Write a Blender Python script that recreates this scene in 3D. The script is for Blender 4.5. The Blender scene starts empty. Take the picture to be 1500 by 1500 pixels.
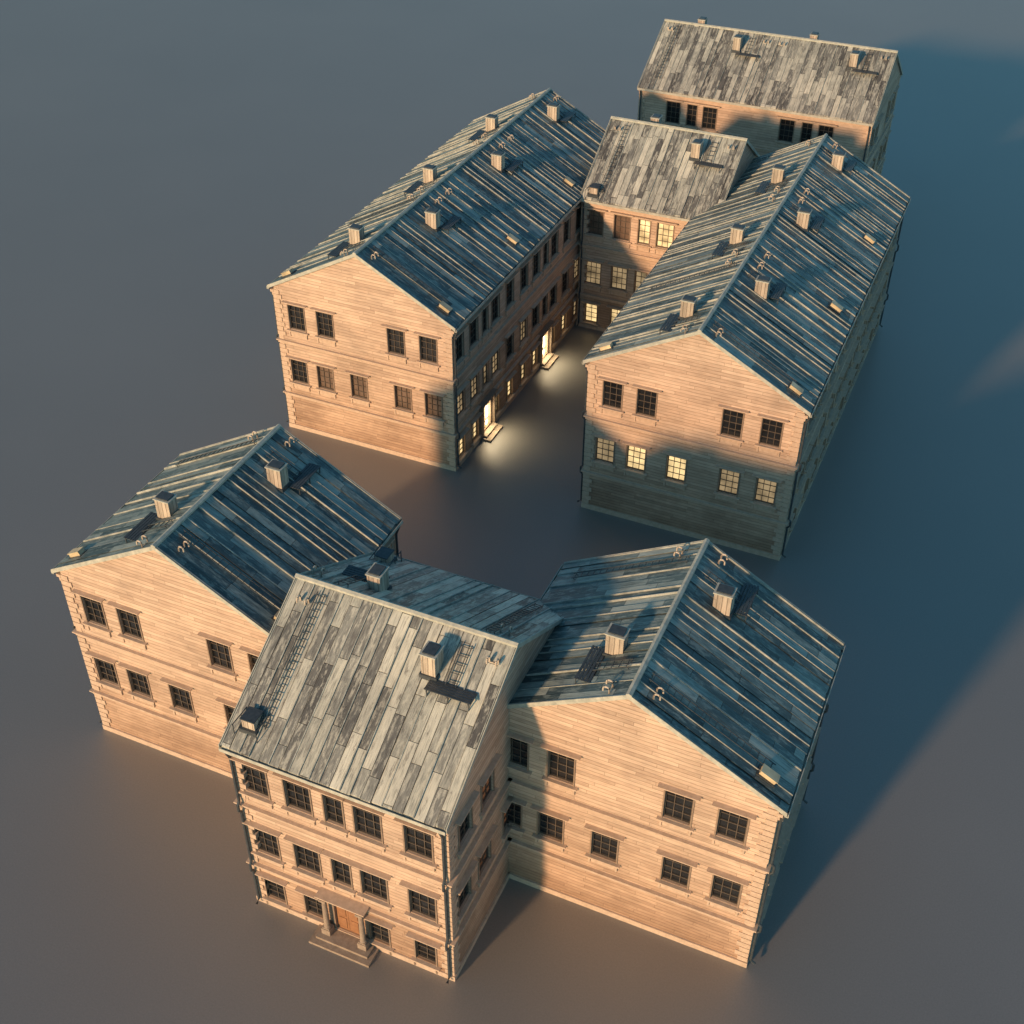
import bpy, math, random
from mathutils import Vector, Matrix, Euler
random.seed(7)
SC=bpy.context.scene
COL=SC.collection
SC.view_settings.view_transform='Standard'
SC.view_settings.look='None'

# ------------------------------------------------------------------ materials
def newmat(name):
    m=bpy.data.materials.new(name); m.use_nodes=True
    nt=m.node_tree
    for n in list(nt.nodes): nt.nodes.remove(n)
    out=nt.nodes.new('ShaderNodeOutputMaterial'); b=nt.nodes.new('ShaderNodeBsdfPrincipled')
    nt.links.new(b.outputs[0],out.inputs[0])
    return m,nt,b
def N(nt,t,**k):
    n=nt.nodes.new(t)
    for a,v in k.items(): setattr(n,a,v)
    return n
def val(nt,sock,v):
    if isinstance(v,(int,float)): sock.default_value=v
    else: nt.links.new(v,sock)
def math_(nt,op,a,b=None,c=None):
    n=N(nt,'ShaderNodeMath',operation=op); val(nt,n.inputs[0],a)
    if b is not None: val(nt,n.inputs[1],b)
    if c is not None: val(nt,n.inputs[2],c)
    return n.outputs[0]
def ramp(nt,fac,stops,interp='LINEAR'):
    r=N(nt,'ShaderNodeValToRGB'); r.color_ramp.interpolation=interp
    e=r.color_ramp.elements
    while len(e)<len(stops): e.new(.5)
    for i,(p,c) in enumerate(stops):
        e[i].position=p; e[i].color=(c[0],c[1],c[2],1)
    nt.links.new(fac,r.inputs[0]); return r.outputs[0]
def mixc(nt,fac,a,b,bt='MIX'):
    n=N(nt,'ShaderNodeMix',data_type='RGBA',blend_type=bt)
    val(nt,n.inputs[0],fac)
    for s,v in ((n.inputs[6],a),(n.inputs[7],b)):
        if isinstance(v,tuple): s.default_value=(v[0],v[1],v[2],1)
        else: nt.links.new(v,s)
    return n.outputs[2]
def comb(nt,x,y,z=0.0):
    n=N(nt,'ShaderNodeCombineXYZ'); val(nt,n.inputs[0],x); val(nt,n.inputs[1],y); val(nt,n.inputs[2],z); return n.outputs[0]

def plank_material(name,palette,w,L,across,gapw,grime,peel,rough=.75,bump=.5,seamdark=.3,spec=.35,stain=(.74,1.08),dark=None,lowdark=False):
    """boards: 'across' is the uv axis crossing the boards (0=u,1=v)"""
    m,nt,b=newmat(name)
    uv=N(nt,'ShaderNodeUVMap'); sep=N(nt,'ShaderNodeSeparateXYZ'); nt.links.new(uv.outputs[0],sep.inputs[0])
    a=sep.outputs[across]; l=sep.outputs[1-across]
    ac=math_(nt,'DIVIDE',a,w); col=math_(nt,'FLOOR',ac)
    wn=N(nt,'ShaderNodeTexWhiteNoise',noise_dimensions='1D'); nt.links.new(col,wn.inputs[1])
    ll=math_(nt,'DIVIDE',l,L); sh=math_(nt,'MULTIPLY_ADD',wn.outputs[0],7.3,ll); row=math_(nt,'FLOOR',sh)
    w2=N(nt,'ShaderNodeTexWhiteNoise',noise_dimensions='2D'); nt.links.new(comb(nt,col,row),w2.inputs[0])
    rnd=w2.outputs[0]
    base=ramp(nt,rnd,palette)
    gv=comb(nt,math_(nt,'MULTIPLY',a,26.0),math_(nt,'MULTIPLY',l,1.6),math_(nt,'MULTIPLY',rnd,40.0))
    g=N(nt,'ShaderNodeTexNoise'); g.inputs['Scale'].default_value=1.0; g.inputs['Detail'].default_value=4; nt.links.new(gv,g.inputs['Vector'])
    grain=ramp(nt,g.outputs[0],[(.3,(.55,.55,.55)),(.5,(1,1,1)),(.75,(1.25,1.22,1.18))])
    c=mixc(nt,grime,base,grain,'MULTIPLY')
    pv=comb(nt,math_(nt,'MULTIPLY',a,6.0),math_(nt,'MULTIPLY',l,1.3),math_(nt,'MULTIPLY',rnd,19.0))
    pn=N(nt,'ShaderNodeTexNoise'); pn.inputs['Scale'].default_value=1.0; pn.inputs['Detail'].default_value=7; pn.inputs['Roughness'].default_value=.75; nt.links.new(pv,pn.inputs['Vector'])
    pf=ramp(nt,pn.outputs[0],[(.5,(0,0,0)),(.58,(1,1,1))])
    c=mixc(nt,math_(nt,'MULTIPLY',pf,peel[0]),c,peel[1])
    if dark:
        pd=ramp(nt,pn.outputs[0],[(.36,(1,1,1)),(.44,(0,0,0))])
        c=mixc(nt,math_(nt,'MULTIPLY',pd,dark[0]),c,dark[1])
    tc=N(nt,'ShaderNodeNewGeometry')
    sn=N(nt,'ShaderNodeTexNoise'); sn.inputs['Scale'].default_value=.35; sn.inputs['Detail'].default_value=6; sn.inputs['Roughness'].default_value=.65; nt.links.new(tc.outputs['Position'],sn.inputs['Vector'])
    c=mixc(nt,.9,c,ramp(nt,sn.outputs[0],[(.32,(stain[0],)*3),(.62,(stain[1],stain[1]*.99,stain[1]*.97))]),'MULTIPLY')
    if lowdark:   # board colour turns darker and browner towards the ground, with an uneven edge
        sz=N(nt,'ShaderNodeSeparateXYZ'); nt.links.new(tc.outputs['Position'],sz.inputs[0])
        zz=math_(nt,'MULTIPLY_ADD',math_(nt,'SUBTRACT',sn.outputs[0],.5),4.0,sz.outputs[2])
        c=mixc(nt,1.0,c,ramp(nt,math_(nt,'DIVIDE',zz,6.0),[(0,(.70,.60,.53)),(.5,(.92,.87,.83)),(1,(1,1,1))]),'MULTIPLY')
    fr=math_(nt,'FRACT',ac); d1=math_(nt,'MINIMUM',fr,math_(nt,'SUBTRACT',1.0,fr))
    s1=math_(nt,'SMOOTH_MIN',math_(nt,'MULTIPLY',d1,w/gapw),1.0,.1)
    fr2=math_(nt,'FRACT',sh); d2=math_(nt,'MINIMUM',fr2,math_(nt,'SUBTRACT',1.0,fr2))
    s2=math_(nt,'MINIMUM',math_(nt,'MULTIPLY',d2,L/(gapw*.6)),1.0)
    s=math_(nt,'MAXIMUM',math_(nt,'MINIMUM',s1,s2),0.0)
    c=mixc(nt,1.0,c,ramp(nt,s,[(0,(seamdark,seamdark*.95,seamdark*.9)),(1,(1,1,1))]),'MULTIPLY')
    nt.links.new(c,b.inputs['Base Color'])
    h=math_(nt,'ADD',math_(nt,'MULTIPLY',s,1.0),math_(nt,'MULTIPLY',g.outputs[0],.25))
    h=math_(nt,'MULTIPLY_ADD',rnd,.6,h)
    bp=N(nt,'ShaderNodeBump'); bp.inputs['Strength'].default_value=bump; bp.inputs['Distance'].default_value=.025
    nt.links.new(h,bp.inputs['Height']); nt.links.new(bp.outputs[0],b.inputs['Normal'])
    b.inputs['Roughness'].default_value=rough
    b.inputs['Specular IOR Level'].default_value=spec
    return m
M={}
PW=.42
M['wall']=plank_material('timber_siding',[(0,(.45,.34,.26)),(.5,(.535,.41,.315)),(1,(.60,.47,.365))],.2,3.1,1,.02,.45,(.18,(.64,.54,.43)),bump=.4,seamdark=.45,stain=(.76,1.1),dark=(.22,(.31,.23,.17)),lowdark=True)
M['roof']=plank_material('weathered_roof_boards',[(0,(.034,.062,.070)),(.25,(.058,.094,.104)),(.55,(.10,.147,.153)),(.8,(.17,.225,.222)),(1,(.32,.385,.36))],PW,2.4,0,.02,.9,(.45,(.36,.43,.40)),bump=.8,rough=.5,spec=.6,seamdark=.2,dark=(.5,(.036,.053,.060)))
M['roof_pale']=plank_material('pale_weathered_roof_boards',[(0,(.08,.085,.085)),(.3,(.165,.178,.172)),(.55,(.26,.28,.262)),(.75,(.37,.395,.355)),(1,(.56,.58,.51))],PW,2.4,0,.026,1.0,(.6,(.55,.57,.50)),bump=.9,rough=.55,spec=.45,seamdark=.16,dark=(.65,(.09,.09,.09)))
def simple_wood(name,c1,c2,scale=3.0,rough=.7):
    m,nt,b=newmat(name)
    tc=N(nt,'ShaderNodeTexCoord'); n=N(nt,'ShaderNodeTexNoise'); n.inputs['Scale'].default_value=scale; n.inputs['Detail'].default_value=8; n.inputs['Roughness'].default_value=.7
    nt.links.new(tc.outputs['Object'],n.inputs['Vector'])
    nt.links.new(ramp(nt,n.outputs[0],[(.3,c1),(.7,c2)]),b.inputs['Base Color'])
    bp=N(nt,'ShaderNodeBump'); bp.inputs['Strength'].default_value=.3; bp.inputs['Distance'].default_value=.02
    nt.links.new(n.outputs[0],bp.inputs['Height']); nt.links.new(bp.outputs[0],b.inputs['Normal'])
    b.inputs['Roughness'].default_value=rough; b.inputs['Specular IOR Level'].default_value=.35
    return m
M['trim']=simple_wood('timber_trim',(.42,.325,.24),(.60,.47,.36),4)
M['frame']=simple_wood('window_frame_wood',(.19,.145,.11),(.31,.24,.18),6)
M['bar']=simple_wood('dark_glazing_bar_wood',(.07,.06,.05),(.14,.115,.09),6)
M['edge']=simple_wood('roof_edge_board',(.28,.31,.28),(.54,.55,.47),3)
M['batten']=simple_wood('roof_batten_wood',(.11,.145,.15),(.50,.53,.48),1.3)
M['metal']=simple_wood('dark_sheet_metal',(.03,.042,.05),(.075,.09,.10),5,.4)
M['chim']=plank_material('chimney_boards',[(0,(.32,.285,.235)),(1,(.55,.49,.40))],.2,1.4,0,.02,.7,(.3,(.58,.53,.45)))
M['stone']=simple_wood('porch_stone',(.22,.175,.135),(.38,.31,.24),5,.85)
M['door']=simple_wood('tan_door_wood',(.24,.12,.06),(.38,.195,.10),3,.5)
def glassmat(name,base,em=None,st=0,rough=.12):
    m,nt,b=newmat(name)
    tc=N(nt,'ShaderNodeNewGeometry'); n=N(nt,'ShaderNodeTexNoise'); n.inputs['Scale'].default_value=1.1; n.inputs['Detail'].default_value=4
    nt.links.new(tc.outputs['Position'],n.inputs['Vector'])
    k=[tuple(x*.6 for x in base),tuple(x*1.4 for x in base)]
    nt.links.new(ramp(nt,n.outputs[0],[(.3,k[0]),(.7,k[1])]),b.inputs['Base Color'])
    b.inputs['Roughness'].default_value=rough
    if em:
        nt.links.new(ramp(nt,n.outputs[0],[(.3,tuple(x*.3 for x in em)),(.6,em)]),b.inputs['Emission Color'])
        b.inputs['Emission Strength'].default_value=st
    return m
M['glass']=glassmat('dark_window_glass',(.015,.018,.022))
M['brownish']=glassmat('brown_window_glass',(.14,.10,.075),rough=.3)  # panes coloured a lighter brown than the dark glass
M['dim']=glassmat('dimly_lit_window_glass',(.16,.13,.09),(1,.70,.36),.36,.3)
M['ember']=glassmat('reddish_lit_window_glass',(.06,.04,.03),(1,.40,.16),.09,.25)
M['lit']=glassmat('lit_window_glass',(.3,.25,.15),(1,.70,.32),1.25,.3)
M['blaze']=glassmat('bright_doorway_light',(.3,.25,.15),(1,.82,.52),16,.3)
M['hatch']=glassmat('pale_skylight_cover',(.56,.48,.31),rough=.4)

# ground
m,nt,b=newmat('dusty_ground')
tc=N(nt,'ShaderNodeNewGeometry')
n1=N(nt,'ShaderNodeTexNoise'); n1.inputs['Scale'].default_value=.05; n1.inputs['Detail'].default_value=6
n2=N(nt,'ShaderNodeTexNoise'); n2.inputs['Scale'].default_value=14; n2.inputs['Detail'].default_value=8; n2.inputs['Roughness'].default_value=.75
for n in (n1,n2): nt.links.new(tc.outputs['Position'],n.inputs['Vector'])
c=ramp(nt,n1.outputs[0],[(.3,(.143,.138,.127)),(.7,(.162,.157,.145))])
c=mixc(nt,.8,c,ramp(nt,n2.outputs[0],[(.3,(.72,.72,.72)),(.7,(1.26,1.26,1.26))]),'MULTIPLY')
nt.links.new(c,b.inputs['Base Color']); b.inputs['Roughness'].default_value=.75
b.inputs['Coat Weight'].default_value=1.0; b.inputs['Coat IOR'].default_value=1.95; b.inputs['Coat Roughness'].default_value=.5
bp=N(nt,'ShaderNodeBump'); bp.inputs['Strength'].default_value=.3; bp.inputs['Distance'].default_value=.02
nt.links.new(n2.outputs[0],bp.inputs['Height']); nt.links.new(bp.outputs[0],b.inputs['Normal'])
M['ground']=m

# ------------------------------------------------------------------ mesh helper
class MB:
    def __init__(s): s.v=[];s.f=[];s.uv=[];s.mi=[];s.smooth=[]
    def face(s,pts,uv=None,mi=0,T=None,sm=False):
        pts=[Vector(p) for p in pts]
        if T is not None: pts=[T@p for p in pts]
        i=len(s.v); s.v+=pts; s.f.append(list(range(i,i+len(pts))))
        s.uv.append(uv if uv else [(p.x,p.y) for p in pts]); s.mi.append(mi); s.smooth.append(sm)
    def box(s,x0,x1,y0,y1,z0,z1,mi=0,T=None):
        P=lambda x,y,z:(x,y,z)
        s.face([P(x0,y0,z0),P(x1,y0,z0),P(x1,y0,z1),P(x0,y0,z1)],[(x0,z0),(x1,z0),(x1,z1),(x0,z1)],mi,T)
        s.face([P(x1,y1,z0),P(x0,y1,z0),P(x0,y1,z1),P(x1,y1,z1)],[(x1,z0),(x0,z0),(x0,z1),(x1,z1)],mi,T)
        s.face([P(x1,y0,z0),P(x1,y1,z0),P(x1,y1,z1),P(x1,y0,z1)],[(y0,z0),(y1,z0),(y1,z1),(y0,z1)],mi,T)
        s.face([P(x0,y1,z0),P(x0,y0,z0),P(x0,y0,z1),P(x0,y1,z1)],[(y1,z0),(y0,z0),(y0,z1),(y1,z1)],mi,T)
        s.face([P(x0,y0,z1),P(x1,y0,z1),P(x1,y1,z1),P(x0,y1,z1)],[(x0,y0),(x1,y0),(x1,y1),(x0,y1)],mi,T)
        s.face([P(x0,y1,z0),P(x1,y1,z0),P(x1,y0,z0),P(x0,y0,z0)],[(x0,y1),(x1,y1),(x1,y0),(x0,y0)],mi,T)
    def tube(s,path,r,n=8,mi=0,T=None,cap=True):
        path=[Vector(p) for p in path]; rings=[]
        for i,p in enumerate(path):
            d=(path[min(i+1,len(path)-1)]-path[max(i-1,0)]).normalized()
            a=Vector((0,0,1)) if abs(d.z)<.9 else Vector((1,0,0))
            x=d.cross(a).normalized(); y=d.cross(x)
            rr=r[i] if isinstance(r,(list,tuple)) else r
            rings.append([p+(x*math.cos(t*2*math.pi/n)+y*math.sin(t*2*math.pi/n))*rr for t in range(n)])
        for i in range(len(rings)-1):
            for k in range(n):
                s.face([rings[i][k],rings[i+1][k],rings[i+1][(k+1)%n],rings[i][(k+1)%n]],None,mi,T,True)
        if cap:
            s.face(rings[0],None,mi,T); s.face(rings[-1][::-1],None,mi,T)
    def mesh(s,name,mats):
        me=bpy.data.meshes.new(name)
        me.from_pydata([tuple(p) for p in s.v],[],s.f)
        ul=me.uv_layers.new(name='UVMap'); k=0
        for uvs in s.uv:
            for q in uvs: ul.data[k].uv=q; k+=1
        for p,mi,sm in zip(me.polygons,s.mi,s.smooth): p.material_index=mi; p.use_smooth=sm
        for q in mats: me.materials.append(M[q])
        me.update(); return me
def obj(name,me,parent=None,loc=(0,0,0),rz=0,label=None):
    o=bpy.data.objects.new(name,me); COL.objects.link(o)
    o.parent=parent; o.location=loc; o.rotation_euler=(0,0,rz)
    if label: o['label']=label
    return o

# ------------------------------------------------------------------ window kit (x right, -y outward, z up; origin bottom centre on wall plane)
CACHE={}
def win_meshes(w,h,kind):
    k=('g',w,h,kind)
    if k not in CACHE:
        b=MB(); b.face([(-w/2,.17,0),(w/2,.17,0),(w/2,.17,h),(-w/2,.17,h)]); CACHE[k]=b.mesh('window_glass',[kind])
    k2=('f',w,h)
    if k2 not in CACHE:
        b=MB(); t=.06; e=.04
        b.box(-w/2-t,-w/2,-e,.0,-.02,h+t); b.box(w/2,w/2+t,-e,.0,-.02,h+t); b.box(-w/2,w/2,-e+.004,0,h,h+t)
        f=.045
        b.box(-w/2,-w/2+f,.09,.169,0,h,1); b.box(w/2-f,w/2,.09,.169,0,h,1)
        b.box(-w/2+f,w/2-f,.092,.169,0,f,1); b.box(-w/2+f,w/2-f,.092,.169,h-f,h,1)
        nc=3 if w>.9 else 2; nr=4 if h>1.3 else 3
        for i in range(1,nc):
            x=-w/2+w*i/nc; b.box(x-.015,x+.015,.12,.168,f,h-f,1)
        for j in range(1,nr):
            z=h*j/nr; tt=.015
            b.box(-w/2+f,w/2-f,.124,.166,z-tt,z+tt,1)
        CACHE[k2]=b.mesh('window_frame',['frame','bar'])
        b=MB()
        b.box(-w/2-.2,w/2+.2,-.17,0,-.10,-.025); b.box(-w/2-.14,w/2+.14,-.08,0,-.16,-.10)
        for sx in (-1,1): b.box(sx*(w/2+.04)-.045,sx*(w/2+.04)+.045,-.08,0,-.48,-.16)
        b.box(-w/2+.02,w/2-.02,-.035,0,-.44,-.20)
        CACHE[('s',w,h)]=b.mesh('window_sill',['trim'])
        b=MB()
        b.box(-w/2-.14,w/2+.14,-.08,0,h+.065,h+.18); b.box(-w/2-.28,w/2+.28,-.24,0,h+.18,h+.23)
        CACHE[('h',w,h)]=b.mesh('window_lintel',['trim'])
    return CACHE[k],CACHE[k2],CACHE[('s',w,h)],CACHE[('h',w,h)]
LITLABEL={'lit':'window glowing warm yellow from inside','dim':'window glowing dimly amber from inside','ember':'window with a faint reddish glow','brownish':'window with lighter brown panes'}
def window(par,T,rz,u,z,w,h,kind):
    g,f,s,l=win_meshes(w,h,kind)
    o=obj('window',g,par,T@Vector((u,0,z)),rz,LITLABEL.get(kind))
    obj('window_frame',f,o); obj('window_sill',s,o); obj('window_lintel',l,o)

# ------------------------------------------------------------------ facades
LC=[.95,2.85,4.4,5.85,7.95]
def openings(kind,W,n):
    """list of (uc,w,z0,h,type)"""
    r=[]
    if kind=='gable':
        s=W/11.7
        for u in (1.4,3.35,8.1,10.2): r.append((u*s,1.08,7.4,1.65,'w'))
        for u in (1.15,3.0,5.35,8.35,10.4): r.append((u*s,1.08,3.6,1.6,'w'))
    elif kind in('long','back3'):
        L=W/n
        for k in range(n):
            for i,u in enumerate(LC):
                if kind=='back3' and i in(0,4): continue
                U=k*L+u*L/9.17; w=.8 if i==2 else 1.12
                r.append((U,w,7.35,1.75,'w')); r.append((U,w,3.55,1.7,'w'))
                if i!=2: r.append((U,.9,.5,1.45,'w'))
                else: r.append((U,1.15,.32,2.1,'d'))
    return r
def facade_mesh(b,W,H,ops,T,off,peak=None):
    D=.22
    xs=sorted(set([0,W]+[round(o[0]-o[1]/2,4) for o in ops]+[round(o[0]+o[1]/2,4) for o in ops]))
    zs=sorted(set([0,H]+[round(o[2],4) for o in ops]+[round(o[2]+o[3],4) for o in ops]))
    for i in range(len(xs)-1):
        for j in range(len(zs)-1):
            cx=(xs[i]+xs[i+1])/2; cz=(zs[j]+zs[j+1])/2
            if any(abs(cx-o[0])<o[1]/2 and o[2]<cz<o[2]+o[3] for o in ops): continue
            q=[(xs[i],zs[j]),(xs[i+1],zs[j]),(xs[i+1],zs[j+1]),(xs[i],zs[j+1])]
            b.face([(x,0,z) for x,z in q],[(x+off,z) for x,z in q],0,T)
    for uc,w,z,h,t in ops:
        a,c=uc-w/2,uc+w/2; e=z+h
        b.face([(a,0,z),(a,D,z),(a,D,e),(a,0,e)],[(0,z),(D,z),(D,e),(0,e)],0,T)
        b.face([(c,D,z),(c,0,z),(c,0,e),(c,D,e)],[(0,z),(D,z),(D,e),(0,e)],0,T)
        b.face([(a,0,z),(c,0,z),(c,D,z),(a,D,z)],[(a,0),(c,0),(c,.2),(a,.2)],0,T)
        b.face([(a,D,e),(c,D,e),(c,0,e),(a,0,e)],[(a,0),(c,0),(c,.2),(a,.2)],0,T)
        b.face([(a,D,z),(c,D,z),(c,D,e),(a,D,e)],None,0,T)
    if peak:
        b.face([(0,0,H),(W,0,H),(W/2,0,peak)],[(off,H),(W+off,H),(W/2+off,peak)],0,T)

# ------------------------------------------------------------------ porch & door kit
def door_meshes(kind):
    k=('d',kind)
    if k in CACHE: return CACHE[k]
    b=MB(); w,h=1.15,2.1
    if kind=='door':
        for sx in (-1,1):
            x0,x1=(-w/2+.04,-.006) if sx<0 else (.006,w/2-.04)
            b.box(x0,x1,.06,.15,0,h-.04)
            for za,zb in ((.12,.8),(.95,1.9)): b.box(x0+.1,x1-.1,.035,.06,za,zb)
        me=b.mesh('door_leaf',['door'])
    else:
        b.face([(-w/2,.19,0),(w/2,.19,0),(w/2,.19,h),(-w/2,.19,h)]); me=b.mesh('door_light_opening',[kind])
    fr=MB(); t=.14
    fr.box(-w/2-t,-w/2,-.06,0,0,h+t); fr.box(w/2,w/2+t,-.06,0,0,h+t); fr.box(-w/2,w/2,-.056,0,h,h+t)
    if kind!='door':
        for sx in(-1,1): fr.box(sx*(w/2+.3)-.11,sx*(w/2+.3)+.11,-.24,0,-.02,h+.2)
        fr.box(-w/2-.5,w/2+.5,-.36,0,h+.2,h+.32)
        fr.box(-.03,.03,.06,.16,0,h)
        for z in(.55,h-.5): fr.box(-w/2,w/2,.065,.165,z-.025,z+.025)
    CACHE[k]=(me,fr.mesh('door_frame',['frame'])); return CACHE[k]
def porch_meshes():
    if 'p' in CACHE: return CACHE['p']
    b=MB()
    b.box(-1.05,1.05,-.42,0,2.58,2.72); b.box(-1.12,1.12,-.5,0,2.72,2.78)
    ent=b.mesh('porch',['trim'])
    b=MB()
    b.box(-.2,.2,-.18,.18,.26,.6); b.box(-.16,.16,-.15,.15,.6,.67)
    b.tube([(0,0,.67),(0,0,.71),(0,0,.75),(0,0,1.4),(0,0,2.32),(0,0,2.36),(0,0,2.41),(0,0,2.46)],[.145,.15,.12,.12,.10,.115,.115,.15],14)
    b.box(-.16,.16,-.16,.16,2.46,2.58)
    colm=b.mesh('porch_column',['stone'])
    b=MB()
    b.box(-1.4,1.4,-.95,0,0,.13); b.box(-1.2,1.2,-.70,0,.13,.26)
    st=b.mesh('porch_step',['stone'])
    b=MB(); b.box(-.95,.95,-.75,0,0,.15); b.box(-.8,.8,-.42,0,.15,.3)
    st2=b.mesh('door_step',['stone'])
    CACHE['p']=(ent,colm,st,st2); return CACHE['p']

# ------------------------------------------------------------------ roof fittings
def chimney_mesh():
    if 'c' in CACHE: return CACHE['c']
    b=MB()
    b.box(-.35,.35,-.29,.29,-.55,.92,0)
    b.box(-.42,.42,-.36,.36,-.62,-.02,2)
    b.box(-.39,.39,-.33,.33,.92,.98,1)
    b.box(-.30,.30,-.24,.24,.98,1.04,2)
    b.box(.42,.60,-.3,.3,-.40,-.34,2)
    CACHE['c']=b.mesh('chimney',['chim','edge','metal']); return CACHE['c']
def hatch_mesh(sl,mat):
    if ('h',mat) in CACHE: return CACHE[('h',mat)]
    b=MB()
    if mat=='hatch':
        T=Matrix.Rotation(sl,4,'Y')
        b.box(-.34,.34,-.17,.17,-.06,.26,0,T); b.box(-.42,.42,-.25,.25,-.05,.08,1,T)
        b.box(-.37,.37,-.20,.20,.26,.285,0,T)
    else:
        b.box(-.30,.30,-.27,.27,-.3,.42,0); b.box(-.34,.34,-.31,.31,.42,.47,1)
        b.box(-.42,.42,-.38,.38,-.45,.0,1)
        for y in(-.5,.5):
            b.box(-.6,.6,y-.015,y+.015,.26,.29,1)
            for x in(-.55,0,.55): b.box(x-.015,x+.015,y-.015,y+.015,-.4,.26,1)
    CACHE[('h',mat)]=b.mesh('roof_hatch',[mat,'metal']); return CACHE[('h',mat)]
def vent_mesh():
    if 'v' in CACHE: return CACHE['v']
    b=MB()
    for oy in (0,.36):
        pts=[(0,oy,-.35),(0,oy,.2)]+[(.12-.12*math.cos(a),oy,.2+.12*math.sin(a)) for a in [math.pi*i/7 for i in range(1,8)]]+[(.24,oy,.1)]
        b.tube(pts,.035,8)
    b.box(-.04,.04,0,.36,-.02,.03)
    CACHE['v']=b.mesh('vent_pipe',['chim']); return CACHE['v']
def ladder_mesh(L,w,name):
    k=('l',L,w)
    if k in CACHE: return CACHE[k]
    b=MB()
    for s in (-1,1): b.box(0,L,s*w/2-.014,s*w/2+.014,.12,.155)
    n=int(L/.3)
    for i in range(n):
        x=.15+i*(L-.3)/max(1,n-1); b.box(x-.012,x+.012,-w/2+.014,w/2-.014,.125,.15)
    for x in (.1,L-.1):
        for s in (-1,1): b.box(x-.012,x+.012,s*w/2-.012,s*w/2+.012,-.05,.12)
    CACHE[k]=b.mesh(name,['metal']); return CACHE[k]
def walkway_mesh():
    if 'w' in CACHE: return CACHE['w']
    b=MB()
    for i in range(5): b.box(-.26+i*.125,-.16+i*.125,-.95,.95,.18,.215)
    for y in(-.85,0,.85): b.box(-.28,.36,y-.02,y+.02,.14,.18); b.box(.30,.34,y-.02,y+.02,-.28,.14); b.box(-.24,-.20,y-.02,y+.02,-.02,.14)
    CACHE['w']=b.mesh('roof_walkway',['metal']); return CACHE['w']

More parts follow.
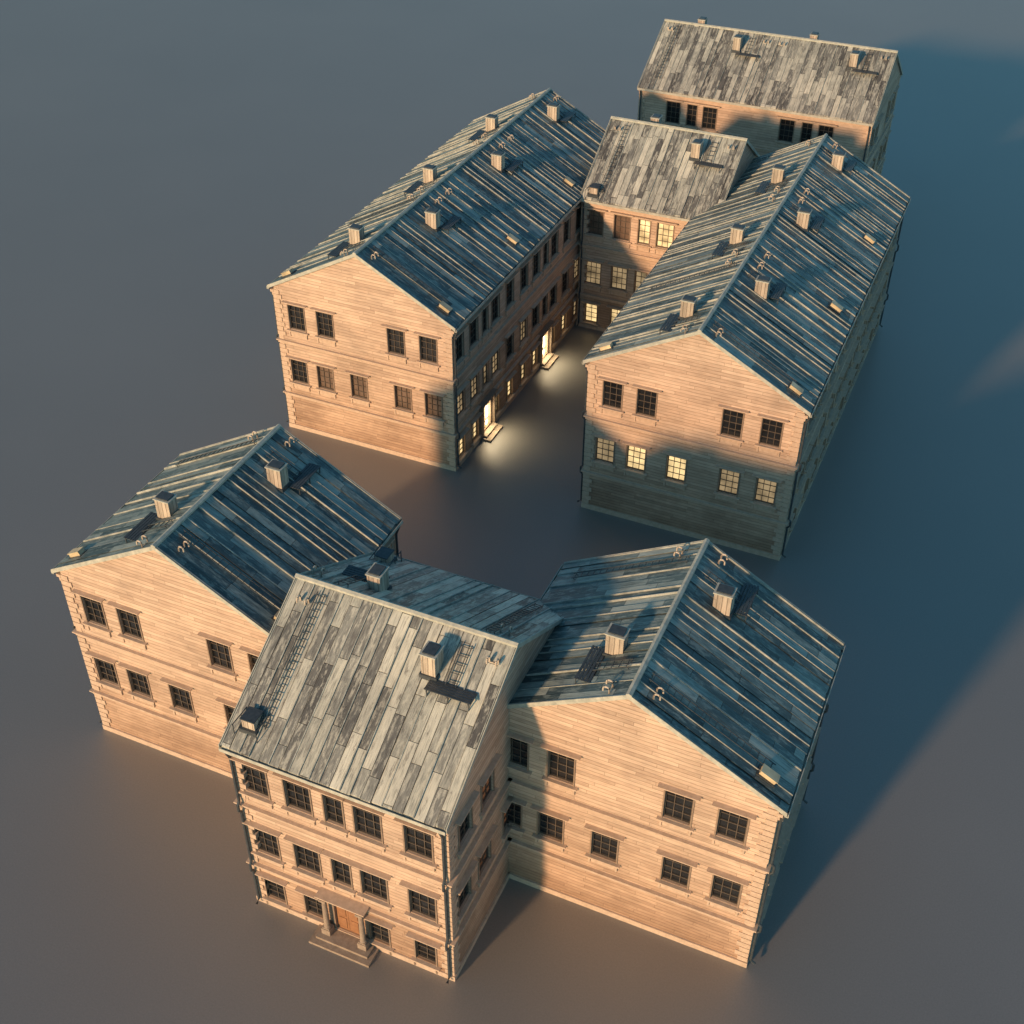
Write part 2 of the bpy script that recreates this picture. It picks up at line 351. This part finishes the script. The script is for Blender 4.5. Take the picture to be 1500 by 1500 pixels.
O=.3; G=.12
def building(name,label,x0,x1,y0,y1,he,hr,axis,n,faces,kinds,doors,offset):
    xc,yc=(x0+x1)/2,(y0+y1)/2
    root=bpy.data.objects.new('timber_house',None); COL.objects.link(root); root.location=(xc,yc,0)
    root['label']=label; root['category']='house'; root['group']='timber houses around a courtyard'
    hx,hy=(x1-x0)/2,(y1-y0)/2
    hw=(hx if axis=='y' else hy)
    hl=(hy if axis=='y' else hx)
    sl=math.atan2(hr-he,hw+O); tn=math.tan(sl)
    Hw=he+O*tn-.10; Pk=hr-.10
    frames={'front':(Matrix.Translation((-hx,-hy,0)),0,2*hx),
            'right':(Matrix.Translation((hx,-hy,0))@Matrix.Rotation(math.pi/2,4,'Z'),math.pi/2,2*hy),
            'back':(Matrix.Translation((hx,hy,0))@Matrix.Rotation(math.pi,4,'Z'),math.pi,2*hx),
            'left':(Matrix.Translation((-hx,hy,0))@Matrix.Rotation(-math.pi/2,4,'Z'),-math.pi/2,2*hy)}
    wb=MB()
    for i,(fn,(T,rz,W)) in enumerate(frames.items()):
        gable=(fn in('front','back'))==(axis=='y')
        ops=[]
        if fn in faces:
            kd='gable' if gable else faces[fn]
            if faces[fn]=='nodoor': ops=[o for o in openings('long',W,n) if o[4]!='d']
            else: ops=openings(kd,W,n)
        facade_mesh(wb,W,Hw,ops,T,offset+i*17.3,Pk if gable else None)
        di=0
        for k,(u,w,z,h,t) in enumerate(ops):
            if t=='w':
                kind=kinds.get((fn,k),'glass'); window(root,T,rz,u,z,w,h,kind)
            else:
                dk=doors.get((fn,di),'door'); me,fr=door_meshes(dk)
                d=obj('door',me,root,T@Vector((u,0,z)),rz,'brightly lit open doorway' if dk!='door' else 'orange-brown wooden double door')
                obj('door_frame',fr,d)
                ent,cm,st,st2=porch_meshes()
                if name=='A':
                    pr=obj('porch',ent,root,T@Vector((u,0,0)),rz)
                    obj('porch_step',st,pr)
                    for sx in(-1,1): obj('porch_column',cm,pr,(sx*.84,-.3,0))
                else:
                    obj('door_step',st2,root,T@Vector((u,0,0)),rz)
                if dk=='blaze':
                    ld=bpy.data.lights.new('doorway_lamp','AREA'); ld.shape='RECTANGLE'; ld.size=.9; ld.size_y=.3; ld.energy=48; ld.color=(1,.78,.47); ld.spread=math.radians(105)
                    lo=bpy.data.objects.new('doorway_lamp',ld); COL.objects.link(lo); lo.parent=root
                    lo.matrix_local=T@Matrix.Translation((u,-.2,z+2.05))@Matrix.Rotation(math.radians(-22),4,'X')
                di+=1
    obj('wall',wb.mesh('wall',['wall']),root)
    def ring(b,e,z0,z1):
        b.box(-hx-e,hx+e,-hy-e,-hy,z0,z1); b.box(-hx-e,hx+e,hy,hy+e,z0,z1)
        b.box(hx,hx+e,-hy,hy,z0,z1); b.box(-hx-e,-hx,-hy,hy,z0,z1)
    for z in (6.32,2.5):
        b=MB(); ring(b,.08,z-.03,z+.15); ring(b,.17,z+.15,z+.22); obj('belt_moulding',b.mesh('belt_moulding',['trim']),root)
    b=MB(); ring(b,.08,0,.3); obj('plinth',b.mesh('plinth',['trim']),root)
    for sx in(-1,1):
        for sy in(-1,1):
            b=MB(); z=.34; k=0
            xa,xb=sorted((sx*(hx+.02),sx*(hx-.3))); ya,yb=sorted((sy*(hy+.02),sy*(hy-.3)))
            b.box(xa,xb,ya,yb,.3,Hw-.3)
            while z<Hw-.35:
                if not any(a-.30<z<a+.25 for a in(6.32,2.5)):
                    lx=.50 if k%2 else .36; ly=.36 if k%2 else .50
                    xa,xb=sorted((sx*(hx+.055),sx*(hx-lx))); ya,yb=sorted((sy*(hy+.055),sy*(hy-ly)))
                    b.box(xa,xb,ya,yb,z,z+.265)
                z+=.31;k+=1
            obj('corner_quoin',b.mesh('corner_quoin',['trim']),root)
    R=Matrix.Rotation(0 if axis=='y' else math.pi/2,4,'Z')
    for s in(-1,1):
        b=MB()
        xa,xb=sorted((s*hw,s*(hw+.12))); b.box(xa,xb,-hl-.05,hl+.05,Hw-.62,Hw-.42,0,R)
        xa,xb=sorted((s*hw,s*(hw+.22))); b.box(xa,xb,-hl-.07,hl+.07,Hw-.42,Hw-.26,0,R)
        obj('cornice',b.mesh('cornice',['trim']),root)
        b=MB(); xg=hw+O-.03
        for (xa,xb,za,zb) in ((xg,xg+.03,he-.20,he-.06),(xg+.12,xg+.145,he-.20,he-.03),(xg+.03,xg+.12,he-.20,he-.17)):
            a,c=sorted((s*xa,s*xb)); b.box(a,c,-hl-G,hl+G,za,zb,0,R)
        obj('gutter',b.mesh('gutter',['edge']),root)
    rb=MB(); w=PW; ncol=int(round((2*hl+2*G)/w)); w=(2*hl+2*G)/ncol
    Ls=(hw+O)/math.cos(sl)
    for s in(-1,1):
        nxt=random.choice((2,3)); bat=[0]
        for i in range(ncol):
            ya=-hl-G+i*w; yb=ya+w; dz=random.uniform(0,.06)
            ext=random.uniform(-.02,.05)
            xe=s*(hw+O+ext*math.cos(sl)); ze=he-ext*math.sin(sl)
            P=[(0,ya,hr+dz),(0,yb,hr+dz),(xe,yb,ze+dz),(xe,ya,ze+dz)]
            u0=PW*(int(offset*7)+i+(163 if s>0 else 0))+.004; u1=u0+PW-.008
            UV=[(u0,0),(u1,0),(u1,Ls),(u0,Ls)]
            if s>0: P=P[::-1]; UV=UV[::-1]
            rb.face(P,UV,0,R)
            B=[(x,y,z-.12) for x,y,z in P]
            for a in range(4):
                c=(a+1)%4
                rb.face([P[a],B[a],B[c],P[c]],[UV[a],(UV[a][0],UV[a][1]+.1),(UV[c][0],UV[c][1]+.1),UV[c]],0,R)
            rb.face(B[::-1],UV[::-1],0,R)
            if i+1==nxt: bat.append(nxt); nxt+=random.choice((1,1,2,2,3))
        for i in bat+[ncol]:
            y=-hl-G+i*w
            if i==0: y+=.05
            if i==ncol: y-=.05
            ww=random.uniform(.010,.024); top=random.uniform(.06,.12)
            xe=s*(hw+O+.03); ze=he-.03*tn
            q=[(0,y-ww,hr),(0,y+ww,hr),(xe,y+ww,ze),(xe,y-ww,ze)]
            t=[(a,c,d+top) for a,c,d in q]; u0=offset+i*.31
            UV=[(u0,0),(u0+.09,0),(u0+.09,Ls),(u0,Ls)]
            if s>0: q=q[::-1]; t=t[::-1]; UV=UV[::-1]
            rb.face(t,UV,1,R)
            for a in range(4):
                c=(a+1)%4; rb.face([t[a],q[a],q[c],t[c]],None,1,R)
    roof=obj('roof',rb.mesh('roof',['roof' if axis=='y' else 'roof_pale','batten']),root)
    b=MB()
    for s in(-1,1):
        P=[(0,-hl-G-.04,hr+.16),(0,hl+G+.04,hr+.16),(s*.11,hl+G+.04,hr+.16-.11*tn),(s*.11,-hl-G-.04,hr+.16-.11*tn)]
        if s>0: P=P[::-1]
        b.face(P,None,0,R); Q=[(x,y,z-.1) for x,y,z in P]
        for a in range(4):
            c=(a+1)%4; b.face([P[a],Q[a],Q[c],P[c]],None,0,R)
    obj('ridge_cap',b.mesh('ridge_cap',['edge']),roof)
    for e in(-1,1):
        b=MB()
        for s in(-1,1):
            ya,yb=sorted((e*(hl+G+.002),e*(hl+G+.035)))
            xe=s*(hw+O+.05); ze=he-.05*tn
            A=[(0,ya,hr+.10),(xe,ya,ze+.10),(xe,ya,ze-.12),(0,ya,hr-.12)]; B=[(x,yb,z) for x,_,z in A]
            if s<0: A=A[::-1]; B=B[::-1]
            b.face(A,None,0,R); b.face(B[::-1],None,0,R)
            for a in range(4):
                c=(a+1)%4; b.face([A[c],A[a],B[a],B[c]],None,0,R)
        obj('bargeboard',b.mesh('bargeboard',['edge']),roof)
    Lm=2*hl/n
    def rz_at(x): return hr-abs(x)*tn
    for k in range(n):
        v0=-hl+k*Lm
        def put(nm,me,x,v,rzz=0,lab=None,dz=0,slope=False):
            if axis=='y': p=Vector((x,v0+v,rz_at(x)+dz)); r=rzz
            else: p=Vector((v0+v,-x,rz_at(x)+dz)); r=rzz-math.pi/2
            o=obj(nm,me,roof,p,r,lab)
            if slope: o.rotation_euler=(Matrix.Rotation(r,4,'Z')@Matrix.Rotation(sl,4,'Y')).to_euler()
            return o
        put('chimney',chimney_mesh(),1.55,6.55); put('chimney',chimney_mesh(),-1.45,2.65)
        if name!='H':
            hm='hatch' if axis=='y' else 'chim'
            put('roof_hatch',hatch_mesh(sl,hm),5.1,.75,0)
            if k==0: put('roof_hatch',hatch_mesh(sl,hm),-5.2,.75,math.pi)
        put('vent_pipe',vent_mesh(),.75,.45); put('vent_pipe',vent_mesh(),-.8,.45,math.pi)
        put('vent_pipe',vent_mesh(),.75,8.5); put('vent_pipe',vent_mesh(),-.8,8.6,math.pi)
        put('roof_walkway',walkway_mesh(),2.15,7.6); put('roof_walkway',walkway_mesh(),-2.05,1.7,math.pi)
        put('roof_ladder',ladder_mesh(1.7,.42,'roof_ladder'),.45,7.5,0,slope=True)
        put('roof_ladder',ladder_mesh(1.6,.42,'roof_ladder'),-.45,1.6,math.pi,slope=True)
        if k==0:
            put('roof_ladder',ladder_mesh(5.6,.34,'roof_ladder_long'),.3,1.2,0,slope=True)
            put('roof_ladder',ladder_mesh(5.6,.34,'roof_ladder_long'),-.3,8.0,math.pi,slope=True)
    for s in(-1,1):
        for e in(-1,1):
            b=MB(); x=s*(hw+.16); xg=s*(hw+O+.03); y=e*(hl-.12)
            pts=[(xg,y,he-.15),(xg,y,he-.28),(x,y,he-.75),(x,y,6.75),(x+s*.12,y,6.6),(x+s*.12,y,6.25),(x,y,6.1),(x,y,2.9),(x+s*.12,y,2.78),(x+s*.12,y,2.42),(x,y,2.3),(x,y,.35),(x+s*.2,y,.2)]
            b.tube(pts,.06,8,0,R); obj('downpipe',b.mesh('downpipe',['metal']),root)
    return root

KA={('right',2):'ember',('right',3):'ember',('right',6):'ember',('right',1):'ember',('right',5):'ember'}
building('A','narrow timber house with columned porch and orange-brown door',-9.17,0,0,11.65,10.0,13.47,'x',1,{'front':'long','right':'gable'},KA,{('front',0):'door'},3.1)
building('B','timber gable house joined beside the porch house',-1.13,10.49,5.35,14.46,10.01,13.36,'y',1,{'front':'gable','right':'nodoor'},{},{},11.7)
building('C','timber gable house standing close behind the porch house',-21.21,-9.73,5.09,14.2,10.1,13.48,'y',1,{'front':'gable','right':'nodoor','left':'nodoor'},{},{},21.4)
KE={('front',5):'brownish',('front',6):'brownish',('front',7):'brownish',('front',8):'brownish'}
ops=openings('long',28.4,3)
for k,o in enumerate(ops):
    if o[4]!='w': continue
    if o[2]<1: KE[('right',k)]='lit' if o[0]<18 else 'dim'
    elif o[2]<5: KE[('right',k)]=random.choice(['dim','glass','glass','dim'])
    elif o[2]<8: KE[('right',k)]='glass'
building('E','long timber house with brightly lit courtyard doorways',-26.74,-14.98,30.86,59.25,10.08,13.41,'y',3,{'front':'gable','right':'long'},KE,{('right',0):'blaze',('right',1):'blaze'},33.9)
KF={('front',4):'dim',('front',5):'lit',('front',6):'lit',('front',7):'dim',('front',8):'dim'}
building('F','long timber house with a row of lit gable windows',-6.52,5.31,30.75,59.15,10.02,13.34,'y',3,{'front':'gable','right':'nodoor','left':'nodoor'},KF,{},47.2)
KG={}
for k,o in enumerate(openings('long',9.35,1)):
    if o[4]!='w': continue
    i=min(range(5),key=lambda q:abs(LC[q]-o[0]))
    if o[2]>7: KG[('front',k)]={0:'brownish',1:'brownish',2:'lit',3:'lit',4:'glass'}[i]
    elif o[2]>3: KG[('front',k)]={0:'dim',1:'dim',2:'dim',3:'dim',4:'dim'}[i]
    else: KG[('front',k)]={0:'lit',1:'lit',3:'dim',4:'dim'}[i]
building('G','timber cross house with glowing windows between two long houses',-14.64,-5.29,50.48,61.17,9.97,13.5,'x',1,{'front':'long'},KG,{},58.5)
building('H','detached timber house with plain board walls behind the courtyard',-18.11,.6,72.1,83.59,9.97,13.5,'x',2,{'front':'back3','right':'gable'},{},{},71.3)

# ground
b=MB(); S=900
b.face([(-S,-S,0),(S,-S,0),(S,S,0),(-S,S,0)])
g=obj('ground',b.mesh('ground',['ground']),None); g['kind']='structure'; g['label']='smooth dusty open ground'

# ------------------------------------------------------------------ light
el=math.radians(15.2); az=math.atan2(-.288,-.958)
S_=Vector((math.sin(az)*math.cos(el),math.cos(az)*math.cos(el),math.sin(el)))
sun=bpy.data.lights.new('sun','SUN'); sun.energy=4.9; sun.angle=math.radians(3.8); sun.color=(1,.585,.31)
so=bpy.data.objects.new('sun',sun); COL.objects.link(so); so.rotation_euler=S_.to_track_quat('Z','Y').to_euler(); so.location=(-20,-60,30)
w=bpy.data.worlds.new('World'); SC.world=w; w.use_nodes=True; nt=w.node_tree
bg=nt.nodes['Background']; sky=N(nt,'ShaderNodeTexSky',sky_type='NISHITA'); sky.sun_disc=False
sky.sun_elevation=el; sky.sun_rotation=az%(2*math.pi); sky.dust_density=.6; sky.ozone_density=2.0
c=mixc(nt,1.0,sky.outputs[0],(.62,.99,.97),'MULTIPLY')
nt.links.new(c,bg.inputs[0]); bg.inputs[1].default_value=.145

# ------------------------------------------------------------------ camera
cam=bpy.data.cameras.new('camera'); cam.sensor_width=36; cam.lens=36*1835.615/1500; cam.clip_end=3000
co=bpy.data.objects.new('camera',cam); COL.objects.link(co)
co.location=(13.216,-24.4952,45.9133); co.rotation_euler=(.9008,-.0039,.4177)
SC.camera=co
